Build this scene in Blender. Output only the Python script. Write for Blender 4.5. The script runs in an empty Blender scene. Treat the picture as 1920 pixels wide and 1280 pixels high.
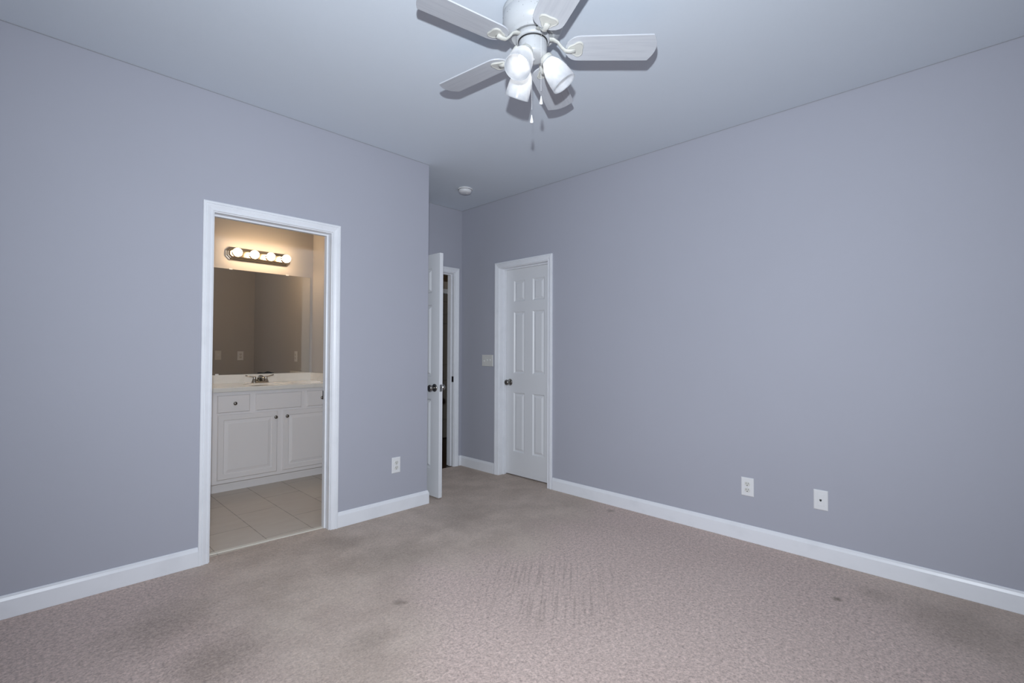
import bpy, bmesh, math, random
from mathutils import Vector, Matrix

random.seed(4)
scene = bpy.context.scene
COL = scene.collection
pi = math.pi
R = math.radians

# ------------------------------------------------------------------ camera
CAM_H = 1.2312
YAW, PITCH, ROLL = R(44.404), R(1.0954), R(0.2074)
fw = Vector((math.cos(YAW)*math.cos(PITCH), math.sin(YAW)*math.cos(PITCH), math.sin(PITCH)))
rt = Vector((math.sin(YAW), -math.cos(YAW), 0))
up = rt.cross(fw)
rt2 = rt*math.cos(ROLL) + up*math.sin(ROLL)
up2 = up*math.cos(ROLL) - rt*math.sin(ROLL)
cam = bpy.data.cameras.new('camera')
cam.sensor_width = 36.0
cam.lens = 36.0*900.0/1920.0
cam.clip_start = 0.02
camo = bpy.data.objects.new('camera', cam)
COL.objects.link(camo)
M = Matrix((rt2, up2, -fw)).transposed().to_4x4()
M.translation = Vector((0, 0, CAM_H))
camo.matrix_world = M
scene.camera = camo

# ------------------------------------------------------------------ exposure, world, lights
scene.view_settings.view_transform = 'Standard'
scene.view_settings.look = 'None'
scene.view_settings.gamma = 1.0
scene.view_settings.use_curve_mapping = False
scene.view_settings.exposure = 0.0

w = bpy.data.worlds.new('world'); scene.world = w; w.use_nodes = True
bg = w.node_tree.nodes['Background']
bg.inputs['Color'].default_value = (0.62, 0.78, 1.0, 1); bg.inputs['Strength'].default_value = 0.25

def add_light(name, kind, loc, power, color, **kw):
    l = bpy.data.lights.new(name, kind); l.energy = power; l.color = color
    for k, v in kw.items():
        if k not in ('rot', 'target'): setattr(l, k, v)
    o = bpy.data.objects.new(name, l); o.location = loc; COL.objects.link(o)
    if 'target' in kw:
        o.rotation_euler = (Vector(kw['target']) - Vector(loc)).to_track_quat('-Z', 'Y').to_euler()
    return o

# the photographer's flash, a little above the lens
add_light('camera_flash', 'SPOT', (-0.01, 0.01, 1.535), 328, (0.86, 0.93, 1.0),
          spot_size=R(151), spot_blend=1.0, shadow_soft_size=0.021,
          target=(-0.01 + 3*math.cos(R(42)), 0.01 + 3*math.sin(R(42)), 1.535 + 0.12))
# daylight falling in through the two windows behind the camera
add_light('window_daylight', 'AREA', (0.5, -1.62, 1.5), 3.0, (0.74, 0.87, 1.0),
          shape='RECTANGLE', size=1.5, size_y=1.5, target=(0.9, 2.0, 1.2))
add_light('window_daylight', 'AREA', (-1.52, 1.2, 1.5), 2, (0.74, 0.87, 1.0),
          shape='RECTANGLE', size=1.4, size_y=1.5, target=(2.0, 1.2, 1.2))
# unseen fill light added to brighten the vanity cabinet front
add_light('bathroom_fill_light', 'POINT', (0.75, 4.05, 2.60), 5.5, (1.0, 0.95, 0.90), shadow_soft_size=0.12)
# added warm light, source unseen, that lifts the hallway past the entry door
add_light('hall_fill_light', 'POINT', (3.0, 4.8, 2.6), 3.0, (1.0, 0.80, 0.58), shadow_soft_size=0.08)

# ------------------------------------------------------------------ materials
def mat(name, color, rough=0.5, metal=0.0, spec=0.5):
    m = bpy.data.materials.new(name); m.use_nodes = True
    b = m.node_tree.nodes['Principled BSDF']
    b.inputs['Base Color'].default_value = (*color, 1)
    b.inputs['Roughness'].default_value = rough
    b.inputs['Metallic'].default_value = metal
    b.inputs['Specular IOR Level'].default_value = spec
    return m

class NT:
    """tiny node helper"""
    def __init__(s, m):
        s.t = m.node_tree; s.b = s.t.nodes['Principled BSDF']
        s.co = s.t.nodes.new('ShaderNodeTexCoord').outputs['Object']
    def n(s, kind, **kw):
        nd = s.t.nodes.new(kind)
        for k, v in kw.items(): setattr(nd, k, v)
        return nd
    def lk(s, a, b): s.t.links.new(a, b)
    def noise(s, scale, detail=3, rough=0.5, vec=None, dist=0.0):
        nd = s.n('ShaderNodeTexNoise'); nd.inputs['Scale'].default_value = scale
        nd.inputs['Detail'].default_value = detail; nd.inputs['Roughness'].default_value = rough
        nd.inputs['Distortion'].default_value = dist
        s.lk(vec if vec is not None else s.co, nd.inputs['Vector']); return nd.outputs['Fac']
    def mapping(s, scale=(1, 1, 1), rot=(0, 0, 0), loc=(0, 0, 0)):
        nd = s.n('ShaderNodeMapping'); nd.inputs['Scale'].default_value = scale
        nd.inputs['Rotation'].default_value = rot; nd.inputs['Location'].default_value = loc
        s.lk(s.co, nd.inputs['Vector']); return nd.outputs['Vector']
    def math(s, op, a, b=None, c=None, clamp=False):
        nd = s.n('ShaderNodeMath', operation=op); nd.use_clamp = clamp
        for i, v in enumerate((a, b, c)):
            if v is None: continue
            if isinstance(v, (int, float)): nd.inputs[i].default_value = v
            else: s.lk(v, nd.inputs[i])
        return nd.outputs[0]
    def rng(s, v, a, b, c=0.0, d=1.0, smooth=True):
        nd = s.n('ShaderNodeMapRange'); nd.interpolation_type = 'SMOOTHSTEP' if smooth else 'LINEAR'
        s.lk(v, nd.inputs['Value'])
        for k, x in zip(('From Min', 'From Max', 'To Min', 'To Max'), (a, b, c, d)): nd.inputs[k].default_value = x
        return nd.outputs['Result']
    def mix(s, f, a, b, mode='MIX'):
        nd = s.n('ShaderNodeMix', data_type='RGBA', blend_type=mode)
        if isinstance(f, (int, float)): nd.inputs[0].default_value = f
        else: s.lk(f, nd.inputs[0])
        for i, v in ((6, a), (7, b)):
            if isinstance(v, tuple): nd.inputs[i].default_value = (*v, 1)
            else: s.lk(v, nd.inputs[i])
        return nd.outputs[2]
    def bump(s, h, strength, dist):
        nd = s.n('ShaderNodeBump'); nd.inputs['Strength'].default_value = strength
        nd.inputs['Distance'].default_value = dist
        s.lk(h, nd.inputs['Height']); s.lk(nd.outputs['Normal'], s.b.inputs['Normal'])
    def color(s, c): s.lk(c, s.b.inputs['Base Color'])

def paint(name, col, rough=0.75, bump=0.12, scale=420, var=0.03):
    m = mat(name, col, rough, spec=0.25); t = NT(m)
    big = t.noise(1.3, 3)
    c2 = tuple(x*(1-var) for x in col); c1 = tuple(min(1, x*(1+var)) for x in col)
    t.color(t.mix(big, c2, c1))
    t.bump(t.noise(scale, 2), bump, 0.002)
    return m

M_wall = paint('lavender_grey_paint', (0.437, 0.442, 0.500))
M_bathwall = paint('bathroom_paint', (0.50, 0.475, 0.46))
M_ceil = paint('ceiling_paint', (0.685, 0.735, 0.80), 0.9, 0.2, 260)
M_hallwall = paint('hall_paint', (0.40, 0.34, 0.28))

def trim_material():
    m = mat('white_trim_paint', (0.86, 0.87, 0.905), 0.32, spec=0.4); t = NT(m)
    t.color(t.mix(t.rng(t.noise(9, 4), 0.45, 0.75), (0.86, 0.87, 0.905), (0.82, 0.83, 0.865)))
    t.bump(t.noise(180, 2, vec=t.mapping((1, 1, 0.1))), 0.04, 0.001)
    return m
M_trim = trim_material()
M_door = mat('white_door_paint', (0.78, 0.785, 0.805), 0.36, spec=0.4)
_t = NT(M_door); _t.bump(_t.noise(160, 3, vec=_t.mapping((1, 1, 0.06))), 0.12, 0.001)

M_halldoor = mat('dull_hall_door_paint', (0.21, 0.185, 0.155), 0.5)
def carpet_material():
    m = mat('plush_carpet', (0.4, 0.35, 0.33), 0.95, spec=0.08); t = NT(m)
    sep = t.n('ShaderNodeSeparateXYZ'); t.lk(t.co, sep.inputs[0]); X, Y = sep.outputs[0], sep.outputs[1]
    # worn walking lane in front of the doors: flatter, greyer pile
    wob = t.math('MULTIPLY', t.math('SUBTRACT', t.noise(1.6, 4, 0.6), 0.5), 1.3)
    lane = t.rng(t.math('ADD', Y, wob), 1.85, 2.35)
    lane2 = t.rng(t.math('SUBTRACT', t.math('ADD', Y, t.math('MULTIPLY', X, -1.15)), t.math('MULTIPLY', wob, -0.8)), 0.0, 0.55)
    lane = t.math('MAXIMUM', lane, t.math('MULTIPLY', lane2, 0.8))
    lane = t.math('MULTIPLY', lane, t.rng(t.math('ADD', X, t.math('MULTIPLY', wob, 0.35)), 0.35, 0.95))
    near = t.rng(t.math('SUBTRACT', t.math('MULTIPLY', X, 1.0), t.math('MULTIPLY', Y, 1.0)), 2.2, 3.2)
    lane = t.math('MAXIMUM', lane, t.math('MULTIPLY', near, 0.8))
    plush = t.mix(t.noise(2.6, 3), (0.555, 0.425, 0.380), (0.630, 0.493, 0.441))
    worn = t.mix(t.rng(t.noise(3.2, 5, 0.62), 0.33, 0.66), (0.460, 0.366, 0.305), (0.585, 0.474, 0.402))
    c = t.mix(lane, plush, worn)
    # soft soiled blotches
    def blob(x, y, r, a):
        dx = t.math('SUBTRACT', X, x); dy = t.math('SUBTRACT', Y, y)
        d = t.math('SQRT', t.math('ADD', t.math('MULTIPLY', dx, dx), t.math('MULTIPLY', dy, dy)))
        d = t.math('ADD', d, t.math('MULTIPLY', t.math('SUBTRACT', t.noise(7, 3), 0.5), r*0.9))
        return t.math('MULTIPLY', t.rng(d, 0.0, r, 1, 0), a)
    soil = None
    for x, y, r, a in ((0.47, 2.63, 0.34, 0.42), (0.569, 2.186, 0.28, 0.5), (1.391, 2.966, 0.26, 0.42), (1.049, 1.876, 0.16, 0.35),
                       (1.57, 2.507, 0.36, 0.32), (2.32, 2.89, 0.45, 0.3), (2.94, 0.08, 0.3, 0.35), (3.05, 0.40, 0.12, 0.3),
                       (2.862, 0.529, 0.035, 0.9), (3.20, 2.06, 0.05, 0.55), (1.309, 2.049, 0.04, 0.7), (1.33, 2.03, 0.03, 0.6),
                       (1.678, 1.453, 0.015, 0.9)):
        b_ = blob(x, y, r, a); soil = b_ if soil is None else t.math('MAXIMUM', soil, b_)
    c = t.mix(soil, c, (0.22, 0.172, 0.135))
    # vacuum strokes in the plush middle
    cmb = t.n('ShaderNodeCombineXYZ'); ca, sa = math.cos(R(37)), math.sin(R(37))
    t.lk(t.math('ADD', t.math('MULTIPLY', X, -sa*78), t.math('MULTIPLY', Y, ca*78)), cmb.inputs[0])
    t.lk(t.math('ADD', t.math('MULTIPLY', X, ca*2.4), t.math('MULTIPLY', Y, sa*2.4)), cmb.inputs[1])
    trk = t.noise(1.0, 2, vec=cmb.outputs[0])
    dvx = t.math('SUBTRACT', X, 1.95); dvy = t.math('SUBTRACT', Y, 1.62)
    dv = t.math('SQRT', t.math('ADD', t.math('MULTIPLY', dvx, dvx), t.math('MULTIPLY', dvy, dvy)))
    vm = t.rng(dv, 0.2, 0.55, 1, 0)
    c = t.mix(t.math('MULTIPLY', t.math('MULTIPLY', t.rng(trk, 0.50, 0.36), vm), 0.34), c, (0.27, 0.21, 0.18))
    # tufts
    g1 = t.noise(100, 4, 0.7, dist=0.3)
    g2 = t.noise(48, 4, 0.6)
    amt = t.rng(lane, 0, 1, 1.0, 0.55)
    tuft = t.math('ADD', t.math('MULTIPLY', t.math('SUBTRACT', g1, 0.5), 1.7), t.math('MULTIPLY', t.math('SUBTRACT', g2, 0.5), 0.95))
    tuft = t.math('ADD', t.math('MULTIPLY', tuft, amt), 1.0)
    mul = t.n('ShaderNodeVectorMath', operation='SCALE'); t.lk(c, mul.inputs[0]); t.lk(tuft, mul.inputs['Scale'])
    t.color(mul.outputs[0])
    t.bump(t.math('ADD', g1, t.math('MULTIPLY', g2, 0.6)), 0.55, 0.012)
    m.node_tree.nodes['Principled BSDF'].inputs['Sheen Weight'].default_value = 0.15
    return m
M_carpet = carpet_material()

def tile_material():
    m = mat('beige_floor_tile', (0.5, 0.45, 0.4), 0.32, spec=0.4); t = NT(m)
    br = t.n('ShaderNodeTexBrick'); br.offset = 0.5
    mp = t.n('ShaderNodeMapping'); mp.vector_type = 'POINT'
    # bricks run along world y: rows 0.2935 wide in x, 0.61 long in y
    mp.inputs['Rotation'].default_value = (0, 0, R(90))
    t.lk(t.co, mp.inputs['Vector'])
    ofs = t.n('ShaderNodeVectorMath', operation='ADD'); t.lk(mp.outputs[0], ofs.inputs[0]); ofs.inputs[1].default_value = (4.29+0.0, -1.137+2.935*3, 0)
    t.lk(ofs.outputs[0], br.inputs['Vector'])
    br.inputs['Scale'].default_value = 1.0
    br.inputs['Brick Width'].default_value = 0.61; br.inputs['Row Height'].default_value = 0.2935
    br.inputs['Mortar Size'].default_value = 0.003; br.inputs['Mortar Smooth'].default_value = 0.1
    br.inputs['Color1'].default_value = (0.60, 0.53, 0.46, 1); br.inputs['Color2'].default_value = (0.55, 0.48, 0.42, 1)
    br.inputs['Mortar'].default_value = (0.26, 0.21, 0.17, 1)
    v = t.noise(5, 5, 0.6, vec=t.mapping((1, 3.2, 1)), dist=0.6)
    t.color(t.mix(t.rng(v, 0.35, 0.7), br.outputs['Color'], t.mix(0.45, br.outputs['Color'], (0.62, 0.57, 0.50))))
    t.bump(t.math('SUBTRACT', 1.0, br.outputs['Fac']), 0.3, 0.002)
    return m
M_tile = tile_material()
M_edge = mat('pale_tile_edge', (0.74, 0.70, 0.62), 0.4)

def wood_floor():
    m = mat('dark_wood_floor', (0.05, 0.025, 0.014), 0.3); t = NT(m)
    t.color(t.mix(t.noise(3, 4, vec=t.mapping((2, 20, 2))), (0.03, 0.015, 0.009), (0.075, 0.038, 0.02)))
    return m
M_wood = wood_floor()
M_cab = mat('cabinet_paint', (0.86, 0.83, 0.835), 0.42, spec=0.35)
_t = NT(M_cab); _t.bump(_t.noise(140, 3, vec=_t.mapping((1, 1, 0.12))), 0.06, 0.001)
M_marble = mat('cultured_marble', (0.86, 0.83, 0.785), 0.10, spec=0.6)
_t = NT(M_marble); _t.color(_t.mix(_t.rng(_t.noise(6, 5, dist=1.0), 0.5, 0.75), (0.86, 0.83, 0.785), (0.80, 0.765, 0.71)))
M_nickel = mat('satin_nickel', (0.30, 0.285, 0.265), 0.26, 1.0)
M_faucet = mat('brushed_nickel_faucet', (0.50, 0.48, 0.45), 0.22, 1.0)
M_bar = mat('brushed_nickel_bar', (0.50, 0.43, 0.35), 0.25, 1.0)
M_dark = mat('black_slot', (0.012, 0.012, 0.014), 0.6)
M_bronze = mat('dark_strike_plate', (0.055, 0.05, 0.055), 0.35, 0.8)
M_latch = mat('dull_latch_steel', (0.22, 0.22, 0.22), 0.55, 0.6)
M_mirror = mat('mirror_silver', (0.80, 0.80, 0.78), 0.006, 1.0)
M_glass = mat('mirror_glass_edge', (0.16, 0.17, 0.165), 0.15)
M_plate = mat('white_plastic_plate', (0.80, 0.80, 0.81), 0.3)
M_plate2 = mat('almond_plastic', (0.72, 0.71, 0.68), 0.3)
M_fan = mat('white_fan_enamel', (0.50, 0.51, 0.525), 0.35)
_t = NT(M_fan); _t.color(_t.mix(_t.rng(_t.noise(90, 2), 0.66, 0.72), (0.50, 0.51, 0.525), (0.40, 0.40, 0.39)))
M_fanc = mat('cream_blade_bracket', (0.58, 0.575, 0.535), 0.35)
M_blade = mat('white_fan_blade', (0.56, 0.575, 0.61), 0.30)
_t = NT(M_blade); _t.color(_t.mix(_t.rng(_t.noise(14, 5, vec=_t.mapping((0.35, 6, 1))), 0.42, 0.68), (0.56, 0.575, 0.61), (0.515, 0.53, 0.57)))

def emissive(name, col, s):
    m = bpy.data.materials.new(name); m.use_nodes = True
    b = m.node_tree.nodes['Principled BSDF']
    b.inputs['Base Color'].default_value = (0.9, 0.9, 0.9, 1)
    b.inputs['Emission Color'].default_value = (*col, 1); b.inputs['Emission Strength'].default_value = s
    return m
M_globe = emissive('lit_globe_bulb', (1.0, 0.69, 0.39), 26.0)
M_fanbulb = emissive('lit_fan_bulb', (1.0, 0.97, 0.92), 4.2)

def frosted():
    m = bpy.data.materials.new('frosted_shade_glass'); m.use_nodes = True
    t = m.node_tree; nd = t.nodes; nd.remove(nd['Principled BSDF']); out = nd['Material Output']
    co = nd.new('ShaderNodeTexCoord'); nz = nd.new('ShaderNodeTexNoise'); nz.inputs['Scale'].default_value = 35
    nz.inputs['Detail'].default_value = 4; t.links.new(co.outputs['Object'], nz.inputs['Vector'])
    cr = nd.new('ShaderNodeValToRGB'); cr.color_ramp.elements[0].color = (0.82, 0.835, 0.86, 1); cr.color_ramp.elements[1].color = (0.92, 0.925, 0.935, 1); cr.color_ramp.elements[0].position = 0.35; cr.color_ramp.elements[1].position = 0.65
    t.links.new(nz.outputs['Fac'], cr.inputs[0])
    d = nd.new('ShaderNodeBsdfDiffuse'); tr = nd.new('ShaderNodeBsdfTranslucent'); g = nd.new('ShaderNodeBsdfGlossy')
    g.inputs['Roughness'].default_value = 0.25
    t.links.new(cr.outputs[0], d.inputs['Color']); t.links.new(cr.outputs[0], tr.inputs['Color'])
    m1 = nd.new('ShaderNodeMixShader'); m1.inputs[0].default_value = 0.72
    t.links.new(d.outputs[0], m1.inputs[1]); t.links.new(tr.outputs[0], m1.inputs[2])
    m2 = nd.new('ShaderNodeMixShader'); m2.inputs[0].default_value = 0.02
    t.links.new(m1.outputs[0], m2.inputs[1]); t.links.new(g.outputs[0], m2.inputs[2])
    t.links.new(m2.outputs[0], out.inputs['Surface'])
    return m
M_frost = frosted()

def pane_material():
    m = bpy.data.materials.new('window_glass'); m.use_nodes = True
    t = m.node_tree; nd = t.nodes; nd.remove(nd['Principled BSDF']); out = nd['Material Output']
    tr = nd.new('ShaderNodeBsdfTransparent'); g = nd.new('ShaderNodeBsdfGlossy'); g.inputs['Roughness'].default_value = 0.02
    mx = nd.new('ShaderNodeMixShader'); mx.inputs[0].default_value = 0.06
    t.links.new(tr.outputs[0], mx.inputs[1]); t.links.new(g.outputs[0], mx.inputs[2]); t.links.new(mx.outputs[0], out.inputs['Surface'])
    return m
M_pane = pane_material()

# ------------------------------------------------------------------ mesh helpers
class MB:
    def __init__(s): s.v = []; s.f = []; s.sm = []
    def add(s, verts, faces, smooth=False):
        n = len(s.v); s.v += [tuple(p) for p in verts]
        for f in faces: s.f.append([i+n for i in f]); s.sm.append(smooth)
        return s
    def box(s, x0, x1, y0, y1, z0, z1):
        v = [(x, y, z) for z in (z0, z1) for y in (y0, y1) for x in (x0, x1)]
        return s.add(v, [(0, 2, 3, 1), (4, 5, 7, 6), (0, 1, 5, 4), (2, 6, 7, 3), (0, 4, 6, 2), (1, 3, 7, 5)])
    def lathe(s, prof, mtx=Matrix(), seg=40, smooth=True):
        """prof: list of (radius, height along local z)"""
        v = []; f = []; idx = []
        for r, h in prof:
            if r < 1e-6: idx.append([len(v)]); v.append(mtx @ Vector((0, 0, h)))
            else:
                idx.append(list(range(len(v), len(v)+seg)))
                v += [mtx @ Vector((r*math.cos(2*pi*k/seg), r*math.sin(2*pi*k/seg), h)) for k in range(seg)]
        for a, b in zip(idx, idx[1:]):
            for k in range(seg):
                k2 = (k+1) % seg
                if len(a) == 1 and len(b) == 1: continue
                if len(a) == 1: f.append((a[0], b[k], b[k2]))
                elif len(b) == 1: f.append((a[k], a[k2], b[0]))
                else: f.append((a[k], a[k2], b[k2], b[k]))
        return s.add(v, f, smooth)
    def tube(s, pts, rad, seg=12, flat=1.0, upv=Vector((0, 0, 1)), smooth=True):
        pts = [Vector(p) for p in pts]; n = len(pts)
        rad = rad if isinstance(rad, (list, tuple)) else [rad]*n
        v = []; f = []
        for i, p in enumerate(pts):
            t = (pts[min(i+1, n-1)] - pts[max(i-1, 0)]).normalized()
            a = t.cross(upv)
            if a.length < 1e-4: a = t.cross(Vector((1, 0, 0)))
            a.normalize(); b = t.cross(a)
            for k in range(seg):
                th = 2*pi*k/seg
                v.append(p + a*rad[i]*math.cos(th) + b*rad[i]*flat*math.sin(th))
        for i in range(n-1):
            for k in range(seg):
                k2 = (k+1) % seg
                f.append((i*seg+k, i*seg+k2, (i+1)*seg+k2, (i+1)*seg+k))
        f.append(tuple(range(seg))); f.append(tuple(range((n-1)*seg, n*seg)))
        return s.add(v, f, smooth)
    def loft(s, rings, cap=True, smooth=False, closed=True):
        """rings: equal-length lists of points"""
        n = len(rings[0]); v = [p for r in rings for p in r]; f = []
        for i in range(len(rings)-1):
            for k in range(n if closed else n-1):
                k2 = (k+1) % n
                f.append((i*n+k, i*n+k2, (i+1)*n+k2, (i+1)*n+k))
        if cap: f.append(tuple(range(n))); f.append(tuple(range((len(rings)-1)*n, len(rings)*n)))
        return s.add(v, f, smooth)
    def xf(s, mtx):
        s.v = [tuple(mtx @ Vector(p)) for p in s.v]; return s
    def build(s, name, m, parent=None, bevel=0.0, segs=2, loc=None, weld=False):
        me = bpy.data.meshes.new(name); me.from_pydata(s.v, [], s.f)
        for p, q in zip(me.polygons, s.sm): p.use_smooth = q
        bm = bmesh.new(); bm.from_mesh(me)
        if weld: bmesh.ops.remove_doubles(bm, verts=bm.verts, dist=1e-5)
        bmesh.ops.recalc_face_normals(bm, faces=bm.faces); bm.to_mesh(me); bm.free()
        me.materials.append(m)
        o = bpy.data.objects.new(name, me); COL.objects.link(o)
        if parent: o.parent = parent
        if loc is not None: o.location = loc
        if bevel:
            b = o.modifiers.new('bevel', 'BEVEL'); b.width = bevel; b.segments = segs; b.limit_method = 'ANGLE'; b.angle_limit = R(35)
            b.harden_normals = False
        return o

def tag(o, label, cat, group=None, kind=None):
    o['label'] = label; o['category'] = cat
    if group: o['group'] = group
    if kind: o['kind'] = kind
    return o
def thing(name, label, cat, loc=(0, 0, 0), rotz=0.0, group=None, kind=None):
    o = bpy.data.objects.new(name, None); COL.objects.link(o)
    o.empty_display_size = 0.1
    o.location = loc; o.rotation_euler = (0, 0, rotz)
    return tag(o, label, cat, group, kind)
def struct(o, label, cat): return tag(o, label, cat, None, 'structure')

def axis_mtx(origin, d, upv=(0, 0, 1)):
    """local z along d"""
    q = Vector(d).to_track_quat('Z', 'Y'); m = q.to_matrix().to_4x4(); m.translation = Vector(origin); return m

# ------------------------------------------------------------------ measurements (metres)
H = 2.743
YL = 3.2077          # wall with the bathroom doorway
XR = 3.3236          # long right wall
XC = 2.3007          # outside corner where the entry alcove starts
YB = 4.0207          # alcove back wall
TW = 0.112           # wall thickness
XW, YW = -1.25, -1.35   # walls behind the camera
BX, BY = 2.21, 5.20  # bathroom right and back walls

# ------------------------------------------------------------------ room shell
struct(MB().box(XW-0.1, XR+0.12, YW-0.1, YL+0.02, -0.1, 0.0)
       .box(XC-0.09, XR+0.12, YL+0.02, YB+0.012, -0.1, 0.0)
       .box(0.765, 1.505, YL+0.02, 3.335, -0.1, -0.001)
       .box(XR+0.12, 4.15, 2.3, 3.95, -0.1, 0.0).build('floor', M_carpet),
       'mottled pinkish beige plush carpet covering the bedroom floor', 'carpet')
struct(MB().box(XW-0.1, XR+0.12, YW-0.1, YL+TW, H, H+0.1).box(XC-0.09, XR+0.12, YL+TW, YB+TW, H, H+0.1).build('ceiling', M_ceil),
       'flat pale painted bedroom ceiling', 'ceiling')
# wall with bathroom doorway
OX0, OX1, OZ = 0.760, 1.507, 2.056
struct(MB().box(XW-0.1, OX0, YL, YL+TW, 0, H).box(OX1, XC, YL, YL+TW, 0, H).box(OX0, OX1, YL, YL+TW, OZ, H).build('wall_left', M_wall),
       'lavender grey wall with the bathroom doorway', 'wall')
struct(MB().box(BX, XC, YL+TW, YB+TW, 0, H).build('wall_alcove', M_wall), 'short return wall behind the open entry door', 'wall')
# right wall with closet doorway
CY0, CY1, CZ = 2.788, 3.446, 2.064
struct(MB().box(XR, XR+0.12, YW-0.1, CY0, 0, H).box(XR, XR+0.12, CY1, YB+TW, 0, H).box(XR, XR+0.12, CY0, CY1, CZ, H).build('wall_right', M_wall),
       'long plain lavender grey wall with the closet door', 'wall')
# alcove back wall with entry doorway
EX0, EX1, EZ = 2.378, 3.238, 2.072
struct(MB().box(XC, EX0, YB, YB+TW, 0, H).box(EX1, XR, YB, YB+TW, 0, H).box(EX0, EX1, YB, YB+TW, EZ, H).build('wall_back', M_wall),
       'narrow shadowed wall holding the entry doorway', 'wall')
# walls behind the camera, each with a window
def window_wall(name, wname, along, a0, a1, pos, out, wa0, wa1, wz0, wz1, lab):
    mb = MB(); t0, t1 = sorted((pos, pos+out*0.12))
    def bx(m, p0, p1, q0, q1, n0=t0, n1=t1):
        if along == 'x': m.box(p0, p1, n0, n1, q0, q1)
        else: m.box(n0, n1, p0, p1, q0, q1)
    bx(mb, a0, wa0, 0, H); bx(mb, wa1, a1, 0, H); bx(mb, wa0, wa1, 0, wz0); bx(mb, wa0, wa1, wz1, H)
    struct(mb.build(name, M_wall), 'lavender grey wall with a window, ' + lab, 'wall')
    r = thing(wname, 'white sash window with clear panes, ' + lab, 'window', kind='structure')
    c = pos+out*0.06
    f = MB(); e = 0.045
    for p0, p1, q0, q1 in ((wa0, wa0+e, wz0, wz1), (wa1-e, wa1, wz0, wz1), (wa0+e, wa1-e, wz0, wz0+e), (wa0+e, wa1-e, wz1-e, wz1),
                           (wa0+e, wa1-e, (wz0+wz1)/2-0.02, (wz0+wz1)/2+0.02)):
        bx(f, p0, p1, q0, q1, c-0.02, c+0.02)
    f.build('window_frame', M_trim, r)
    g = MB(); bx(g, wa0+e, wa1-e, wz0+e, wz1-e, c-0.002, c+0.002); g.build('pane', M_pane, r)
window_wall('wall_rear', 'window_1', 'x', XW, XR, YW, -1, -0.2, 1.2, 0.75, 2.2, 'behind the camera facing the bathroom side')
window_wall('wall_side', 'window_2', 'y', YW, YL, XW, -1, 0.5, 1.9, 0.75, 2.2, 'behind the camera facing the long wall')

# thin grey strips draw the edge shadow where the walls meet the ceiling
M_edge_shade = mat('grey_edge_shade', (0.34, 0.345, 0.375), 0.8)
struct(MB().box(XW, XC+0.003, YL-0.003, YL, H-0.003, H).box(XC, XC+0.003, YL, YB, H-0.003, H).build('trim_6', M_edge_shade), 'thin grey strip drawing the shadow line between ceiling and bathroom doorway wall', 'trim')  # trim_6 is a stand-in for the edge shadow, not a real moulding
struct(MB().box(XR-0.003, XR, YW, YB, H-0.003, H).box(XC+0.003, XR-0.003, YB-0.003, YB, H-0.003, H).build('trim_7', M_edge_shade), 'thin grey strip drawing the shadow line between ceiling and the long right wall', 'trim')  # trim_7 is a stand-in for the edge shadow, not a real moulding

# bathroom shell
struct(MB().box(0.0, BX, 3.335, BY, -0.1, -0.003).box(0.765, 1.505, 3.29, 3.335, -0.05, 0.0005).build('floor_bathroom', M_tile), 'beige bathroom floor tile with dark grout lines', 'floor')
struct(MB().loft([[(0.781, 3.318, z), (1.486, 3.272, z), (1.486, 3.304, z), (0.781, 3.352, z)] for z in (-0.03, 0.005)]).build('trim_5', M_edge, bevel=0.003), 'pale tile edge strip where carpet meets bathroom tile', 'threshold')
struct(MB().box(-0.1, BX+0.09, YL+TW, BY+0.1, H, H+0.1).build('ceiling_bathroom', M_ceil), 'bathroom ceiling above the vanity', 'ceiling')
struct(MB().box(-0.1, BX+0.09, BY, BY+0.1, 0, H).build('wall_bathroom_back', M_bathwall), 'bathroom wall behind the mirror', 'wall')
struct(MB().box(BX, BX+0.09, YB+TW, BY, 0, H).box(BX-0.004, BX, YL+TW, BY, 0, H).build('wall_bathroom_right', M_bathwall), 'bathroom end wall right of the vanity', 'wall')
struct(MB().box(-0.1, 0.0, YL+TW, BY, 0, H).build('wall_bathroom_left', M_bathwall), 'far left wall of the bathroom', 'wall')
struct(MB().box(0.0, 0.7, YL+TW, YL+TW+0.004, 0, H).box(1.56, BX-0.004, YL+TW, YL+TW+0.004, 0, H).box(0.7, 1.56, YL+TW, YL+TW+0.004, 2.11, H).build('wall_bathroom_front', M_bathwall),
       'bathroom side of the doorway wall, seen in the mirror', 'wall')
# closet
struct(MB().box(4.05, 4.15, 2.3, 3.95, 0, H).box(XR+0.12, 4.05, 2.3, 2.4, 0, H).box(XR+0.12, 4.05, 3.85, 3.95, 0, H).box(XR+0.12, 4.05, 2.4, 3.85, 2.5, 2.6).build('wall_closet', M_hallwall),
       'dark closet interior behind the closed door', 'wall')
# hallway
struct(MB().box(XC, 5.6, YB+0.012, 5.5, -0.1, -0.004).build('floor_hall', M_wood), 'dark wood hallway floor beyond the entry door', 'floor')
HY = 5.40
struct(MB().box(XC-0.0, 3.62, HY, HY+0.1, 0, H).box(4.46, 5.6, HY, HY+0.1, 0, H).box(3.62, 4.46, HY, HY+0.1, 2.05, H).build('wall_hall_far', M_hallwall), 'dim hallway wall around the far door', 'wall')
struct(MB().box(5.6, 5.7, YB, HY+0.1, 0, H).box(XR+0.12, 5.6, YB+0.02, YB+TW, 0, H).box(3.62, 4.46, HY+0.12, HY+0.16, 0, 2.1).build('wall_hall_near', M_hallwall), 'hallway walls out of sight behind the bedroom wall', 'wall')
struct(MB().box(XC, 5.7, YB+TW, HY+0.1, H-0.1, H).build('ceiling_hall', M_ceil), 'hallway ceiling', 'ceiling')

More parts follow.
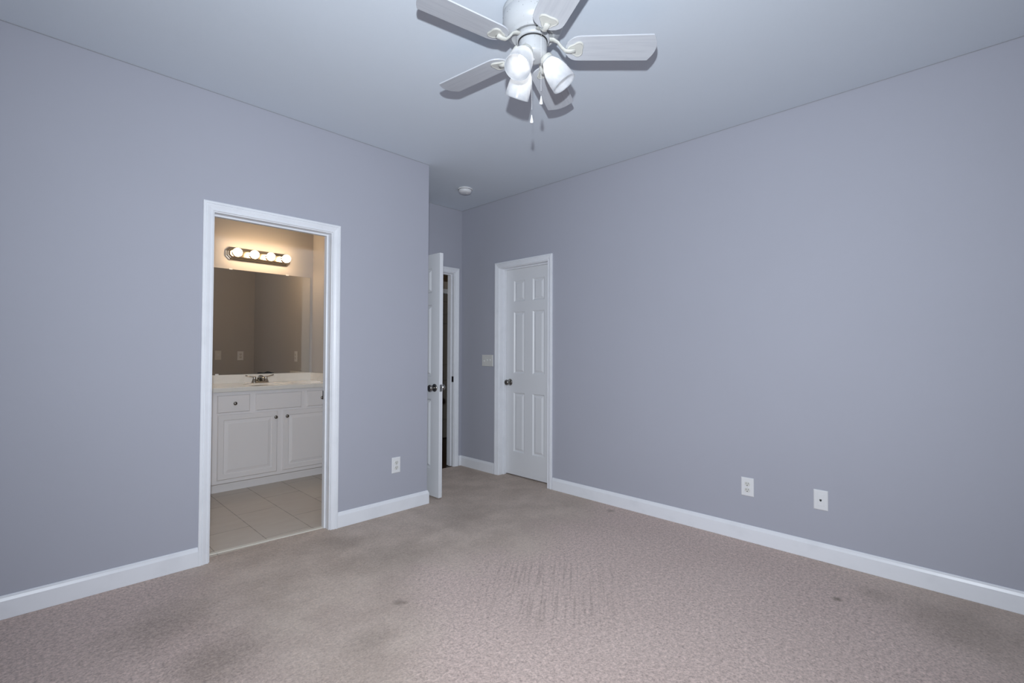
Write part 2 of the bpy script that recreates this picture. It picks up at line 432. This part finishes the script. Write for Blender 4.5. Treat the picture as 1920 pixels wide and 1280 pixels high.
# ------------------------------------------------------------------ baseboards
BB = [(0, 0), (0.014, 0), (0.014, 0.083), (0.0128, 0.086), (0.0090, 0.096), (0.0082, 0.101), (0.0040, 0.106), (0, 0.106)]
def baseboard(name, pts, label, inside):
    """pts: plan polyline along the wall face; profile pushed to the side 'inside' (+1 left of travel, -1 right)"""
    P = [Vector((a, b)) for a, b in pts]; rings = []
    for i, q in enumerate(P):
        ds = []
        if i > 0: ds.append((P[i]-P[i-1]).normalized())
        if i < len(P)-1: ds.append((P[i+1]-P[i]).normalized())
        ns = [Vector((-d.y, d.x))*inside for d in ds]
        n = ns[0] if len(ns) == 1 else (ns[0]+ns[1])/(1+ns[0].dot(ns[1]))
        rings.append([(q.x+n.x*t, q.y+n.y*t, z) for t, z in BB])
    return struct(MB().loft(rings).build(name, M_trim, bevel=0.0015), label, 'baseboard')
baseboard('baseboard_left', [(XW, YL), (0.7195, YL)], 'white baseboard left of the bathroom doorway', -1)
baseboard('baseboard_left', [(1.5475, YL), (XC, YL), (XC, YB)], 'white baseboard between bathroom doorway and entry corner, with a rounded corner', -1)
baseboard('baseboard_right', [(XR, 2.7405), (XR, YW)], 'long white baseboard along the right wall', -1)
baseboard('baseboard_right', [(3.2895, YB), (XR, YB), (XR, 3.4975)], 'short white baseboard in the corner between entry and closet doors', -1)

# ------------------------------------------------------------------ door casings and jambs
CP = [(0, 0), (0, 0.0085), (0.003, 0.011), (0.009, 0.0115), (0.0105, 0.0078), (0.013, 0.0085), (0.026, 0.0135), (0.034, 0.015),
      (0.0352, 0.0118), (0.0375, 0.0120), (0.039, 0.0170), (0.050, 0.0165), (0.054, 0.014), (0.054, 0)]
def casing(o, adir, ndir, a0, a1, zt, zb=0.0, wscale=1.0):
    o = Vector(o); adir = Vector(adir); ndir = Vector(ndir); Z = Vector((0, 0, 1))
    rings = []
    for (aa, sgn, zz, ztop) in ((a0, -1, zb, False), (a0, -1, zt, True), (a1, 1, zt, True), (a1, 1, zb, False)):
        rings.append([o + adir*(aa+sgn*d*wscale) + Z*(zz + (d*wscale if ztop else 0)) + ndir*t for d, t in CP])
    return MB().loft(rings)
def jamb(o, adir, ndir, a0, a1, zt, depth, stop0, stop1, th=0.016):
    """opening faces at a0/a1/zt, running depth into the wall (-ndir)"""
    o = Vector(o); adir = Vector(adir); ndir = Vector(ndir)
    m = MB()
    def bx(aa0, aa1, d0, d1, z0, z1):
        v = [o + adir*a - ndir*d + Vector((0, 0, z)) for z in (z0, z1) for d in (d0, d1) for a in (aa0, aa1)]
        m.add(v, [(0, 2, 3, 1), (4, 5, 7, 6), (0, 1, 5, 4), (2, 6, 7, 3), (0, 4, 6, 2), (1, 3, 7, 5)])
    bx(a0-th, a0, 0, depth, 0, zt+th); bx(a1, a1+th, 0, depth, 0, zt+th); bx(a0, a1, 0, depth, zt, zt+th)
    s = MB(); m2 = m; m = s
    bx(a0, a0+0.011, stop0, stop1, 0, zt); bx(a1-0.011, a1, stop0, stop1, 0, zt); bx(a0+0.011, a1-0.011, stop0, stop1, zt-0.011, zt)
    return m2, s

def doorway(n, label, o, adir, ndir, a0, a1, zt, depth, s0, s1):
    r = thing('trim_%d' % n, label, 'door frame', kind='structure')
    casing(o, adir, ndir, a0-0.006, a1+0.006, zt+0.006).build('casing', M_trim, r, bevel=0.0008, segs=1)
    j, s = jamb(o, adir, ndir, a0, a1, zt, depth, s0, s1)
    j.build('jamb', M_trim, r, bevel=0.001, segs=1); s.build('door_stop', M_trim, r, bevel=0.002)
    return r
t1 = doorway(1, 'white moulded frame around the bathroom doorway', (0, YL, 0), (1, 0, 0), (0, -1, 0), 0.779, 1.488, 2.037, TW, 0.050, 0.080)
MB().box(1.4862, 1.4885, 3.292, 3.319, 0.885, 0.945).build('strike_plate', M_bronze, t1)
t2 = doorway(2, 'white moulded frame around the closed closet door', (XR, 0, 0), (0, 1, 0), (-1, 0, 0), 2.806, 3.428, 2.046, 0.12, 0.052, 0.0855)
t3 = doorway(3, 'white moulded frame of the entry doorway, mostly behind the open door', (0, YB, 0), (1, 0, 0), (0, -1, 0), 2.396, 3.220, 2.050, TW, 0.040, 0.075)
MB().lathe([(0, 0), (0.011, 0), (0.011, 0.002), (0, 0.002)], axis_mtx((3.2202, 4.034, 0.945), (-1, 0, 0))).box(3.2172, 3.2202, 4.022, 4.052, 0.895, 0.955).build('strike_plate', M_bronze, t3)
t4 = doorway(4, 'dim frame of the far hallway door', (0, HY, 0), (1, 0, 0), (0, -1, 0), 3.636, 4.444, 2.034, 0.1, 0.045, 0.075)

# ------------------------------------------------------------------ six panel doors
def door_leaf(wd, ht, th, back=True):
    st, mu = 0.108, 0.102
    pw = (wd-2*st-mu)/2
    xs = [0, st, st+pw, st+pw+mu, wd-st, wd]
    zs = [0, 0.226, 0.808, 0.996, 1.604, 1.702, 1.914, ht]
    m = MB()
    def face(y, s):
        for i in range(5):
            for j in range(7):
                x0, x1, z0, z1 = xs[i], xs[i+1], zs[j], zs[j+1]
                if i in (1, 3) and j in (1, 3, 5):
                    rings = []
                    for ins, dep in ((0, 0), (0.003, 0.002), (0.012, 0.0105), (0.018, 0.0105), (0.036, 0.002)):
                        rings.append([(x0+ins, y+s*dep, z0+ins), (x1-ins, y+s*dep, z0+ins), (x1-ins, y+s*dep, z1-ins), (x0+ins, y+s*dep, z1-ins)])
                    m.loft(rings, cap=False)
                    m.add(rings[-1], [(0, 1, 2, 3)])
                else:
                    m.add([(x0, y, z0), (x1, y, z0), (x1, y, z1), (x0, y, z1)], [(0, 1, 2, 3)])
    face(0, 1); face(th, -1)
    for i in range(5):
        for z in (0, ht): m.add([(xs[i], 0, z), (xs[i+1], 0, z), (xs[i+1], th, z), (xs[i], th, z)], [(0, 1, 2, 3)])
    for j in range(7):
        for x in (0, wd): m.add([(x, 0, zs[j]), (x, 0, zs[j+1]), (x, th, zs[j+1]), (x, th, zs[j])], [(0, 1, 2, 3)])
    return m
def knob(parent, x, z, y0, s, m=M_nickel):
    """round door knob; s=-1 sticks out to -y"""
    mt = axis_mtx((x, y0, z), (0, s, 0))
    ro = MB().lathe([(0, 0), (0.033, 0), (0.033, 0.003), (0.030, 0.007), (0.020, 0.010), (0, 0.010)], mt, 36).build('doorknob', m, parent)
    MB().lathe([(0.011, 0.009), (0.0105, 0.024), (0.015, 0.030), (0.0245, 0.037), (0.0275, 0.047), (0.026, 0.056), (0.020, 0.0615), (0.010, 0.064), (0, 0.0645)], mt, 36).build('knob_ball', m, ro)
    return ro

d1 = thing('door_1', 'white six-panel entry door standing open past the wall corner', 'door', (2.400, 4.018, 0.014), R(-88.6), kind='structure')
door_leaf(0.808, 2.030, 0.035).build('door_leaf', M_door, d1, bevel=0.0012, segs=1, weld=True)
knob(d1, 0.748, 0.905, 0, -1); knob(d1, 0.748, 0.905, 0.035, 1)
lp = MB().box(0.807, 0.8092, 0.0055, 0.0295, 0.876, 0.934).build('latch_plate', M_latch, d1)
MB().box(0.809, 0.815, 0.012, 0.022, 0.897, 0.913).build('latch_bolt', M_nickel, lp, bevel=0.002)
for zz in (0.22, 1.02, 1.82):
    MB().lathe([(0, 0), (0.006, 0), (0.006, 0.09), (0, 0.09)], Matrix.Translation((0.003, -0.006, zz-0.045)), 14).build('hinge', M_nickel, d1)

d2 = thing('door_2', 'white six-panel closet door, closed, with a dark round knob on its left', 'door', (3.4105, 3.4245, 0.012), R(-90), kind='structure')
door_leaf(0.615, 2.030, 0.034).build('door_leaf', M_door, d2, bevel=0.0012, segs=1, weld=True)
knob(d2, 0.060, 0.906, 0, -1)

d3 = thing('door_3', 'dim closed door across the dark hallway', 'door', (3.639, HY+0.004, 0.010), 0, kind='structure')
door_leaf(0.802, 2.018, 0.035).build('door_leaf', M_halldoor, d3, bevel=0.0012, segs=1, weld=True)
knob(d3, 0.742, 0.905, 0, -1)

# ------------------------------------------------------------------ plates on the walls (built facing -y at the origin, face plane y=0)
def plate_mesh(wd, ht, th=0.006):
    a, b = wd/2, ht/2; e = 0.004
    rings = [[(-a, 0, -b), (a, 0, -b), (a, 0, b), (-a, 0, b)], [(-a, -th*0.5, -b), (a, -th*0.5, -b), (a, -th*0.5, b), (-a, -th*0.5, b)],
             [(-a+e, -th, -b+e), (a-e, -th, -b+e), (a-e, -th, b-e), (-a+e, -th, b-e)]]
    return MB().loft(rings)
def screw(parent, x, z, y=-0.006):
    MB().lathe([(0, 0), (0.0032, 0), (0.0026, 0.001), (0, 0.0012)], axis_mtx((x, y, z), (0, -1, 0)), 14).build('screw', M_plate2, parent)
def outlet(label, loc, rz, group=None, wd=0.074, ht=0.119):
    r = thing('wall_outlet', label, 'outlet', loc, rz, group)
    plate_mesh(wd, ht).build('cover_plate', M_plate, r, bevel=0.0008)
    for zc in (0.0195, -0.0195):
        pts = []
        for k in range(28):
            th = 2*pi*k/28; x = 0.0172*math.cos(th); z = max(-0.0135, min(0.0135, 0.0172*math.sin(th))); pts.append((x, z))
        f = MB().loft([[(x, -0.005, zc+z) for x, z in pts], [(x, -0.0075, zc+z) for x, z in pts], [(x*0.94, -0.0083, zc+z*0.94) for x, z in pts]]).build('socket_face', M_plate2, r)
        for xs, hh in ((-0.0064, 0.0045), (0.0064, 0.0037)):
            MB().box(xs-0.0012, xs+0.0012, -0.0089, -0.0080, zc+0.003-hh, zc+0.003+hh).build('slot', M_dark, f)
        MB().lathe([(0, 0), (0.0028, 0), (0.0028, 0.0008), (0, 0.0008)], axis_mtx((0, -0.0081, zc-0.0085), (0, -1, 0)), 16).build('slot', M_dark, f)
    screw(r, 0, 0)
    return r
outlet('white duplex outlet on the wall between bathroom doorway and entry corner', (2.0135, YL, 0.356), 0)
outlet('white duplex outlet on the long right wall above the baseboard', (XR, 1.1015, 0.351), R(-90), wd=0.078)
j = thing('phone_jack', 'white phone jack plate with one small dark socket, on the right wall', 'wall plate', (XR, 0.6915, 0.355), R(-90))
plate_mesh(0.074, 0.117).build('cover_plate', M_plate, j, bevel=0.0008)
ins = MB().box(-0.0175, 0.0175, -0.0078, -0.005, -0.034, 0.034).build('insert', M_plate, j, bevel=0.001)
MB().box(-0.0055, 0.0055, -0.0086, -0.0077, -0.004, 0.005).box(-0.003, 0.003, -0.0086, -0.0077, -0.0075, -0.004).build('jack_opening', M_dark, ins)
sw = thing('light_switch', 'three-toggle white switch plate beside the closet door frame', 'switch', (XR, 3.601, 1.130), R(-90))
plate_mesh(0.163, 0.116).build('cover_plate', M_plate2, sw, bevel=0.0008)
for k, up_ in ((-1, 1), (0, -1), (1, -1)):
    x = k*0.046
    MB().box(x-0.0065, x+0.0065, -0.0068, -0.0055, -0.013, 0.013).build('switch_slot', M_plate2, sw)
    MB().box(x-0.0045, x+0.0045, -0.018, -0.006, -0.004, 0.005).xf(Matrix.Rotation(R(28*up_), 4, 'X')).build('toggle', M_plate, sw, bevel=0.0015)
    for zz in (-0.030, 0.030): screw(sw, x, zz)
# bathroom plates, seen in the mirror
def toggle_plate(label, loc, rz):
    s_ = thing('light_switch', label, 'switch', loc, rz)
    plate_mesh(0.074, 0.119).build('cover_plate', M_plate2, s_, bevel=0.0008)
    MB().box(-0.0065, 0.0065, -0.0068, -0.0055, -0.013, 0.013).build('switch_slot', M_plate, s_)
    MB().box(-0.0045, 0.0045, -0.018, -0.006, -0.004, 0.005).xf(Matrix.Rotation(R(28), 4, 'X')).build('toggle', M_plate, s_, bevel=0.0015)
    for zz in (-0.030, 0.030): screw(s_, 0, zz)
toggle_plate('small switch plate reflected at the left edge of the bathroom mirror', (1.777, YL+TW+0.004, 1.157), R(180))
outlet('outlet plate reflected near the middle of the bathroom mirror, left of the reflected corner', (2.040, YL+TW+0.004, 1.150), R(180))
outlet('outlet plate reflected at the right side of the bathroom mirror, above the side splash', (BX-0.004, 4.756, 1.156), R(-90))

# ------------------------------------------------------------------ smoke detector
sd = thing('smoke_detector', 'small round white smoke detector on the alcove ceiling', 'smoke detector', (2.880, 3.442, H))
MB().lathe([(0, 0), (0.070, 0), (0.070, -0.009), (0.066, -0.012), (0, -0.012)], seg=48).build('base', M_plate, sd)
bd = MB().lathe([(0.060, -0.011), (0.063, -0.014), (0.060, -0.026), (0.052, -0.037), (0.042, -0.041), (0, -0.042)], seg=48).build('body', M_plate, sd)
MB().lathe([(0.0605, -0.0118), (0.0645, -0.0118), (0.0645, -0.0138), (0.0605, -0.0138)], seg=48).build('vent_ring', M_dark, bd)
MB().lathe([(0, 0), (0.009, 0), (0.009, -0.003), (0, -0.003)], Matrix.Translation((0.012, -0.01, -0.0415)), 20).build('test_button', M_plate2, bd)

# ------------------------------------------------------------------ vanity
CX0, CX1, CF = 1.105, BX-0.005, 4.655
va = thing('vanity_cabinet', 'painted vanity cabinet with raised-panel doors under the bathroom mirror', 'cabinet', (0, 0, 0))
(MB().box(CX0, CX1, CF, CF+0.019, 0.085, 0.866).box(CX0, CX0+0.016, CF+0.019, BY-0.004, 0.085, 0.866).box(CX1-0.016, CX1, CF+0.019, BY-0.004, 0.085, 0.866)
 .box(CX0+0.016, CX1-0.016, CF+0.019, BY-0.004, 0.085, 0.101).box(CX0+0.016, CX1-0.016, BY-0.010, BY-0.004, 0.101, 0.866)).build('body', M_cab, va)
MB().box(CX0, CX1, CF+0.07, CF+0.09, -0.003, 0.085).build('toe_kick', M_cab, va)
def raised(x0, x1, z0, z1, y0, th, wide):
    """cabinet front: slab with routed edge; wide>0 gives a frame and raised field"""
    e = 0.006
    rings = [[(x0, y0, z0), (x1, y0, z0), (x1, y0, z1), (x0, y0, z1)]]
    def ring(i, d): rings.append([(x0+i, y0-d, z0+i), (x1-i, y0-d, z0+i), (x1-i, y0-d, z1-i), (x0+i, y0-d, z1-i)])
    ring(0, th*0.55); ring(e, th)
    if wide:
        ring(wide, th); ring(wide+0.005, th-0.009); ring(wide+0.010, th-0.009); ring(wide+0.036, th-0.001)
    return MB().loft(rings)
def cab_knob(parent, x, z, y):
    MB().lathe([(0, 0), (0.006, 0), (0.0055, 0.010), (0.013, 0.016), (0.0155, 0.021), (0.0135, 0.027), (0.006, 0.030), (0, 0.0305)], axis_mtx((x, y, z), (0, -1, 0)), 26).build('knob', M_nickel, parent)
TH = 0.019
for nm, x0, x1, kx in (('drawer', 1.1690, 1.4230, 1.300), ('false_front', 1.4720, 1.8740, None), ('drawer', 1.9280, 2.1750, 2.0640)):
    d = raised(x0, x1, 0.689, 0.838, CF, TH, 0).build(nm, M_cab, va)
    if kx: cab_knob(d, kx, 0.7665, CF-TH)
for x0, x1, kx in ((1.1730, 1.6570, 1.6360), (1.7090, 2.1900, 1.7360)):
    d = raised(x0, x1, 0.118, 0.672, CF, TH, 0.045).build('cabinet_door', M_cab, va)
    cab_knob(d, kx, 0.617, CF-TH)

ct = thing('vanity_countertop', 'glossy cream one-piece vanity top with backsplash', 'countertop', (0, 0, 0))
# slab with an oval basin
SX, SY, BA, BB_ = 1.66, 4.885, 0.215, 0.145
top = MB(); N = 48
x0, x1, y0, y1, zt, zb = CX0-0.012, BX-0.0045, 4.630, BY-0.0002, 0.907, 0.868
def oval(r, z): return [(SX+BA*r*math.cos(2*pi*k/N), SY+BB_*r*math.sin(2*pi*k/N), z) for k in range(N)]
def rect_ring(z, i=0.0):
    out = []
    for k in range(N):
        c, s = math.cos(2*pi*k/N), math.sin(2*pi*k/N)
        tx = ((x1-i-SX) if c > 0 else (SX-x0-i))/max(abs(c), 1e-6); ty = ((y1-i-SY) if s > 0 else (SY-y0-i))/max(abs(s), 1e-6)
        q = min(tx, ty); out.append((SX+c*q, SY+s*q, z))
    # snap nearest samples to the true corners
    for cx in (x0+i, x1-i):
        for cy in (y0+i, y1-i):
            b = min(range(N), key=lambda k: (out[k][0]-cx)**2+(out[k][1]-cy)**2); out[b] = (cx, cy, z)
    return out
top.loft([rect_ring(zb), rect_ring(zt-0.006), rect_ring(zt, 0.006)], cap=False)
top.add(rect_ring(zt, 0.006)+oval(1.06, zt), [(k, (k+1) % N, N+(k+1) % N, N+k) for k in range(N)])
top.loft([oval(1.06, zt), oval(1.0, zt-0.004), oval(0.93, zt-0.03), oval(0.80, zt-0.08), oval(0.55, zt-0.115), oval(0.12, zt-0.125)], cap=False, smooth=True)
top.add(oval(0.12, zt-0.125), [tuple(range(N))])
# (cabinet body is closed at 0.866, the bowl sinks into it inside the closed carcass)
top.build('slab_and_basin', M_marble, ct)
MB().box(x0, x1, BY-0.020, BY-0.0004, zt-0.001, 0.989).build('backsplash', M_marble, ct, bevel=0.004)
MB().box(BX-0.0245, BX-0.0045, 4.632, BY-0.0205, zt-0.001, 0.989).build('side_splash', M_marble, ct, bevel=0.004)

fa = thing('faucet', 'brushed metal two-handle faucet on the vanity top', 'faucet', (1.648, 5.085, 0.907))
def stadium(a, b, z, n=20):
    pts = []
    for s, cx in ((1, a-b), (-1, -(a-b))):
        for k in range(n+1):
            th = -pi/2 + pi*k/n if s > 0 else pi/2 + pi*k/n
            pts.append((cx+b*math.cos(th), b*math.sin(th), z))
    return pts
MB().loft([stadium(0.080, 0.027, 0), stadium(0.080, 0.027, 0.010), stadium(0.073, 0.022, 0.018)], smooth=False).build('base_plate', M_faucet, fa, bevel=0.002)
for s in (-1, 1):
    st = MB().lathe([(0.026, 0.012), (0.022, 0.022), (0.014, 0.042), (0.0135, 0.052), (0.015, 0.058), (0.009, 0.064), (0, 0.066)], Matrix.Translation((s*0.053, 0, 0)), 26).build('handle', M_faucet, fa)
    MB().tube([(s*0.050, 0, 0.054), (s*0.068, 0.004, 0.060), (s*0.095, 0.010, 0.066), (s*0.128, 0.016, 0.074)], [0.0085, 0.0075, 0.0078, 0.0088], 12, 0.6).build('lever', M_faucet, st)
sp = MB()
rings = []
for yy, zz, aw, ah in ((0.016, 0.020, 0.030, 0.012), (0.010, 0.040, 0.027, 0.020), (-0.008, 0.056, 0.022, 0.020), (-0.040, 0.060, 0.017, 0.015), (-0.080, 0.052, 0.0145, 0.011), (-0.108, 0.044, 0.013, 0.009)):
    rings.append([(aw*math.cos(2*pi*k/20), yy + 0.25*ah*math.sin(2*pi*k/20), zz + ah*math.sin(2*pi*k/20)) for k in range(20)])
sp.loft(rings, smooth=True).build('spout', M_faucet, fa)
MB().tube([(0, 0.018, 0.03), (0, 0.018, 0.066), (0, 0.018, 0.070)], [0.0025, 0.0025, 0.005], 10).build('lift_rod', M_faucet, fa)

# mirror
mi = thing('bathroom_mirror', 'large frameless bathroom mirror above the vanity', 'mirror', (0, 0, 0))
MX0, MX1, MZ0, MZ1 = 1.17, 2.176, 0.9905, 2.012
MB().box(MX0, MX1, BY-0.006, BY-0.0005, MZ0, MZ1).build('glass_edge', M_glass, mi)
MB().add([(MX0+0.001, BY-0.0062, MZ0+0.001), (MX1-0.001, BY-0.0062, MZ0+0.001), (MX1-0.001, BY-0.0062, MZ1-0.001), (MX0+0.001, BY-0.0062, MZ1-0.001)], [(0, 1, 2, 3)]).build('mirror_face', M_mirror, mi)
for cx, cz in ((1.405, MZ1), (1.935, MZ1), (1.30, MZ0+0.002)):
    MB().box(cx-0.014, cx+0.014, BY-0.009, BY-0.001, cz-0.006, cz+0.007).build('clip', M_plate, mi, bevel=0.001)
sp_ = []
for k in range(40):
    th = 2*pi*k/40; sp_.append((1.735+0.075*math.cos(th)*(1+0.2*math.sin(3*th)), BY-0.0064, MZ0+0.001+max(0, 0.016*math.sin(th)*(1+0.35*math.cos(5*th)))))
MB().add(sp_, [tuple(range(40))]).build('tarnish_spot', M_dark, mi)['label'] = 'dark tarnished spot on the bottom edge'

# vanity light
vl = thing('vanity_light', 'brushed metal light bar with four lit globe bulbs above the mirror', 'wall light', (1.6565, BY, 2.163))
def bar_outline(hw, hh, y):
    c = hh*0.55; return [(-hw, y, -hh+c), (-hw+c, y, -hh), (hw-c, y, -hh), (hw, y, -hh+c), (hw, y, hh-c), (hw-c, y, hh), (-hw+c, y, hh), (-hw, y, hh-c)]
MB().loft([bar_outline(0.302, 0.062, -0.0002), bar_outline(0.302, 0.062, -0.012), bar_outline(0.290, 0.050, -0.016), bar_outline(0.288, 0.048, -0.026),
           bar_outline(0.277, 0.037, -0.030), bar_outline(0.275, 0.035, -0.042), bar_outline(0.268, 0.028, -0.046)]).build('back_bar', M_bar, vl, bevel=0.0015)
for k in range(4):
    x = -0.225 + 0.150*k
    MB().lathe([(0.030, -0.0), (0.030, 0.006), (0.024, 0.008), (0.020, 0.026), (0, 0.026)], axis_mtx((x, -0.044, 0), (0, -1, 0)), 28).build('socket', M_bar, vl)
    pr = [(0.013, 0.0), (0.014, 0.012)] + [(0.0405*math.sin(a), 0.053 - 0.0405*math.cos(a)) for a in [R(22 + 158*i/14) for i in range(15)]]
    pr[-1] = (0, pr[-1][1])
    MB().lathe(pr, axis_mtx((x, -0.066, 0), (0, -1, 0)), 32).build('globe_bulb', M_globe, vl)

# ------------------------------------------------------------------ ceiling fan
FC = Vector((1.5656, 1.4107))
fan = thing('ceiling_fan', 'white five-blade ceiling fan with three lit frosted shades', 'ceiling fan', (FC.x, FC.y, H))
BZ = -0.173   # blade plane below the ceiling
hs = MB().lathe([(0, 0), (0.128, 0), (0.134, -0.006), (0.134, -0.022), (0.130, -0.026), (0.134, -0.032), (0.1345, -0.062), (0.131, -0.082), (0.122, -0.100), (0.106, -0.114), (0.098, -0.119),
                 (0.096, -0.124), (0.090, -0.125), (0.086, -0.120), (0.05, -0.118), (0, -0.118)], seg=64).build('motor_housing', M_fan, fan)
for k in range(26):
    a = 2*pi*k/26 + random.uniform(-0.1, 0.1)
    p = Vector((0.1345*math.cos(a), 0.1345*math.sin(a), -0.046 - random.choice((0, 0, 0.012, 0.02))))
    MB().lathe([(0, 0), (0.0011, 0), (0.0011, 0.0008), (0, 0.0008)], axis_mtx(p-Vector((math.cos(a), math.sin(a), 0))*0.0004, (math.cos(a), math.sin(a), 0)), 8).build('vent_hole', M_dark, hs)
MB().lathe([(0, -0.118), (0.074, -0.118), (0.075, -0.122), (0.075, -0.140), (0.070, -0.143), (0, -0.143)], seg=48).build('flywheel', M_fan, fan)
MB().lathe([(0, -0.142), (0.0655, -0.142), (0.0655, -0.1475), (0, -0.1475)], seg=48).build('dark_ring', M_dark, fan)
shz = MB().lathe([(0, -0.147), (0.0625, -0.147), (0.063, -0.151), (0.063, -0.203), (0.061, -0.209), (0.054, -0.215), (0.040, -0.218), (0, -0.219)], seg=48).build('switch_housing', M_fan, fan)
MB().lathe([(0, -0.218), (0.010, -0.218), (0.010, -0.223), (0.005, -0.227), (0, -0.228)], seg=20).build('finial', M_fan, shz)
def blade_outline():
    pts = []
    # along +x from root to tip, half widths
    for k in range(13):
        th = pi/2 + pi*k/12
        pts.append((0.205+0.062*math.cos(th), 0.0680*math.sin(th)))
    tip = []
    hw, xe = 0.0722, 0.517; rc = 0.006
    for k in range(5):
        th = -pi/2 + (pi/2-0.28)*k/4; tip.append((xe-rc*0.2+rc*math.cos(th), -hw+rc+rc*math.sin(th)))
    for k in range(1, 12):
        t = -1+2*k/12; tip.append((xe+0.005+0.022*(1-t*t), t*(hw-rc)))
    for k in range(5):
        th = 0.28 + (pi/2-0.28)*k/4; tip.append((xe-rc*0.2+rc*math.cos(th), hw-rc+rc*math.sin(th)))
    return pts + tip
BO = blade_outline()
blade0 = None
for i in range(5):
    a = R(-47.1 + 72*i)
    rot = Matrix.Rotation(a, 4, 'Z'); pit = Matrix.Translation((0, 0, BZ)) @ Matrix.Rotation(R(-10.0), 4, 'X')
    mt = rot @ pit
    bl = MB().loft([[(x, y, 0.003) for x, y in BO], [(x, y, -0.003) for x, y in BO]]).build('blade', M_blade, fan, bevel=0.0012, segs=2)
    bl.matrix_local = mt
    # bracket plate under the blade: rounded shield
    sh = []
    for k in range(36):
        th = 2*pi*k/36
        r_ = 0.0345*(1-0.17*math.cos(3*th))
        sh.append((0.192+r_*math.cos(th)*1.02, r_*math.sin(th)*1.12))
    br = MB().loft([[(x, y, -0.0031) for x, y in sh], [(x, y, -0.006) for x, y in sh], [(0.192+(x-0.192)*0.90, y*0.90, -0.0085) for x, y in sh],
                    [(0.192+(x-0.192)*0.78, y*0.78, -0.0070) for x, y in sh]]).build('blade_bracket', M_fanc, fan)
    br.matrix_local = mt
    arm = []
    for q, zq in ((0.066, -0.131), (0.092, -0.133), (0.112, -0.146), (0.128, -0.168), (0.146, -0.184), (0.166, -0.186), (0.188, -0.183)):
        arm.append(rot @ Vector((q, 0, zq)))
    MB().tube(arm, [0.0135, 0.012, 0.0105, 0.0105, 0.011, 0.012, 0.013], 14, 0.55).build('arm', M_fanc, br).matrix_parent_inverse = Matrix()
    ar = br.children[0]; ar.matrix_local = mt.inverted() @ Matrix()
# light kit
view_az = YAW
for azc in (90, 210, 330):
    az = view_az - R(azc)          # clockwise from the viewing direction
    d = Vector((math.cos(az), math.sin(az), 0))
    tilt = R(35)
    ax = (d*math.sin(tilt) - Vector((0, 0, 1))*math.cos(tilt)).normalized()
    neck = d*0.064 + Vector((0, 0, -0.221))
    mt = axis_mtx(neck, ax)
    MB().tube([d*0.045 + Vector((0, 0, -0.198)), d*0.058 + Vector((0, 0, -0.207)), neck], [0.012, 0.013, 0.016], 14).build('lamp_arm', M_fanc, shz)
    sk = MB().lathe([(0, -0.018), (0.024, -0.016), (0.0285, -0.010), (0.029, 0.010), (0.026, 0.012), (0, 0.012)], mt, 32).build('lamp_socket', M_fanc, fan)
    prof = [(0.0255, -0.002), (0.029, 0.004), (0.030, 0.012), (0.0345, 0.020), (0.042, 0.034), (0.0485, 0.053), (0.0525, 0.075), (0.055, 0.100), (0.0562, 0.126), (0.0568, 0.132)]
    inner = [(r-0.003, h) for r, h in prof[::-1]]; inner[0] = (0.0550, 0.1325)
    MB().lathe(prof + inner, mt, 44).build('lamp_shade', M_frost, sk)
    MB().lathe([(0, 0.010), (0.010, 0.012), (0.012, 0.026), (0.0175, 0.042), (0.0185, 0.056), (0.014, 0.074), (0.007, 0.088), (0, 0.092)], mt, 26).build('bulb', M_fanbulb, sk)
# pull chains
def chain(px, py, ztop, zpen, dx=0.0):
    c_ = MB(); n = int((ztop-zpen-0.035)/0.0042)
    for k in range(n):
        c_.lathe([(0, 0.0014), (0.0012, 0.0007), (0.0014, 0), (0.0012, -0.0007), (0, -0.0014)], Matrix.Translation((px, py, ztop-0.0042*k)), 8)
    ch = c_.build('pull_chain', M_plate, shz)
    MB().lathe([(0, 0.018), (0.0022, 0.017), (0.0030, 0.010), (0.0060, -0.004), (0.0078, -0.014), (0.0070, -0.019), (0, -0.020)], Matrix.Translation((px, py, zpen)), 20).build('chain_pull', M_plate, ch)
F2 = Vector((math.cos(YAW), math.sin(YAW))); R2 = Vector((math.sin(YAW), -math.cos(YAW)))
q = F2*0.030 + R2*(-0.003); chain(q.x, q.y, -0.218, 2.272-H)
q = F2*(-0.056) + R2*0.034; chain(q.x, q.y, -0.150, 2.312-H)
MB().tube([Vector((q.x*0.92, q.y*0.92, -0.146)), Vector((q.x, q.y, -0.147)), Vector((q.x*1.01, q.y*1.01, -0.152))], 0.003, 8).build('chain_hook', M_nickel, shz)
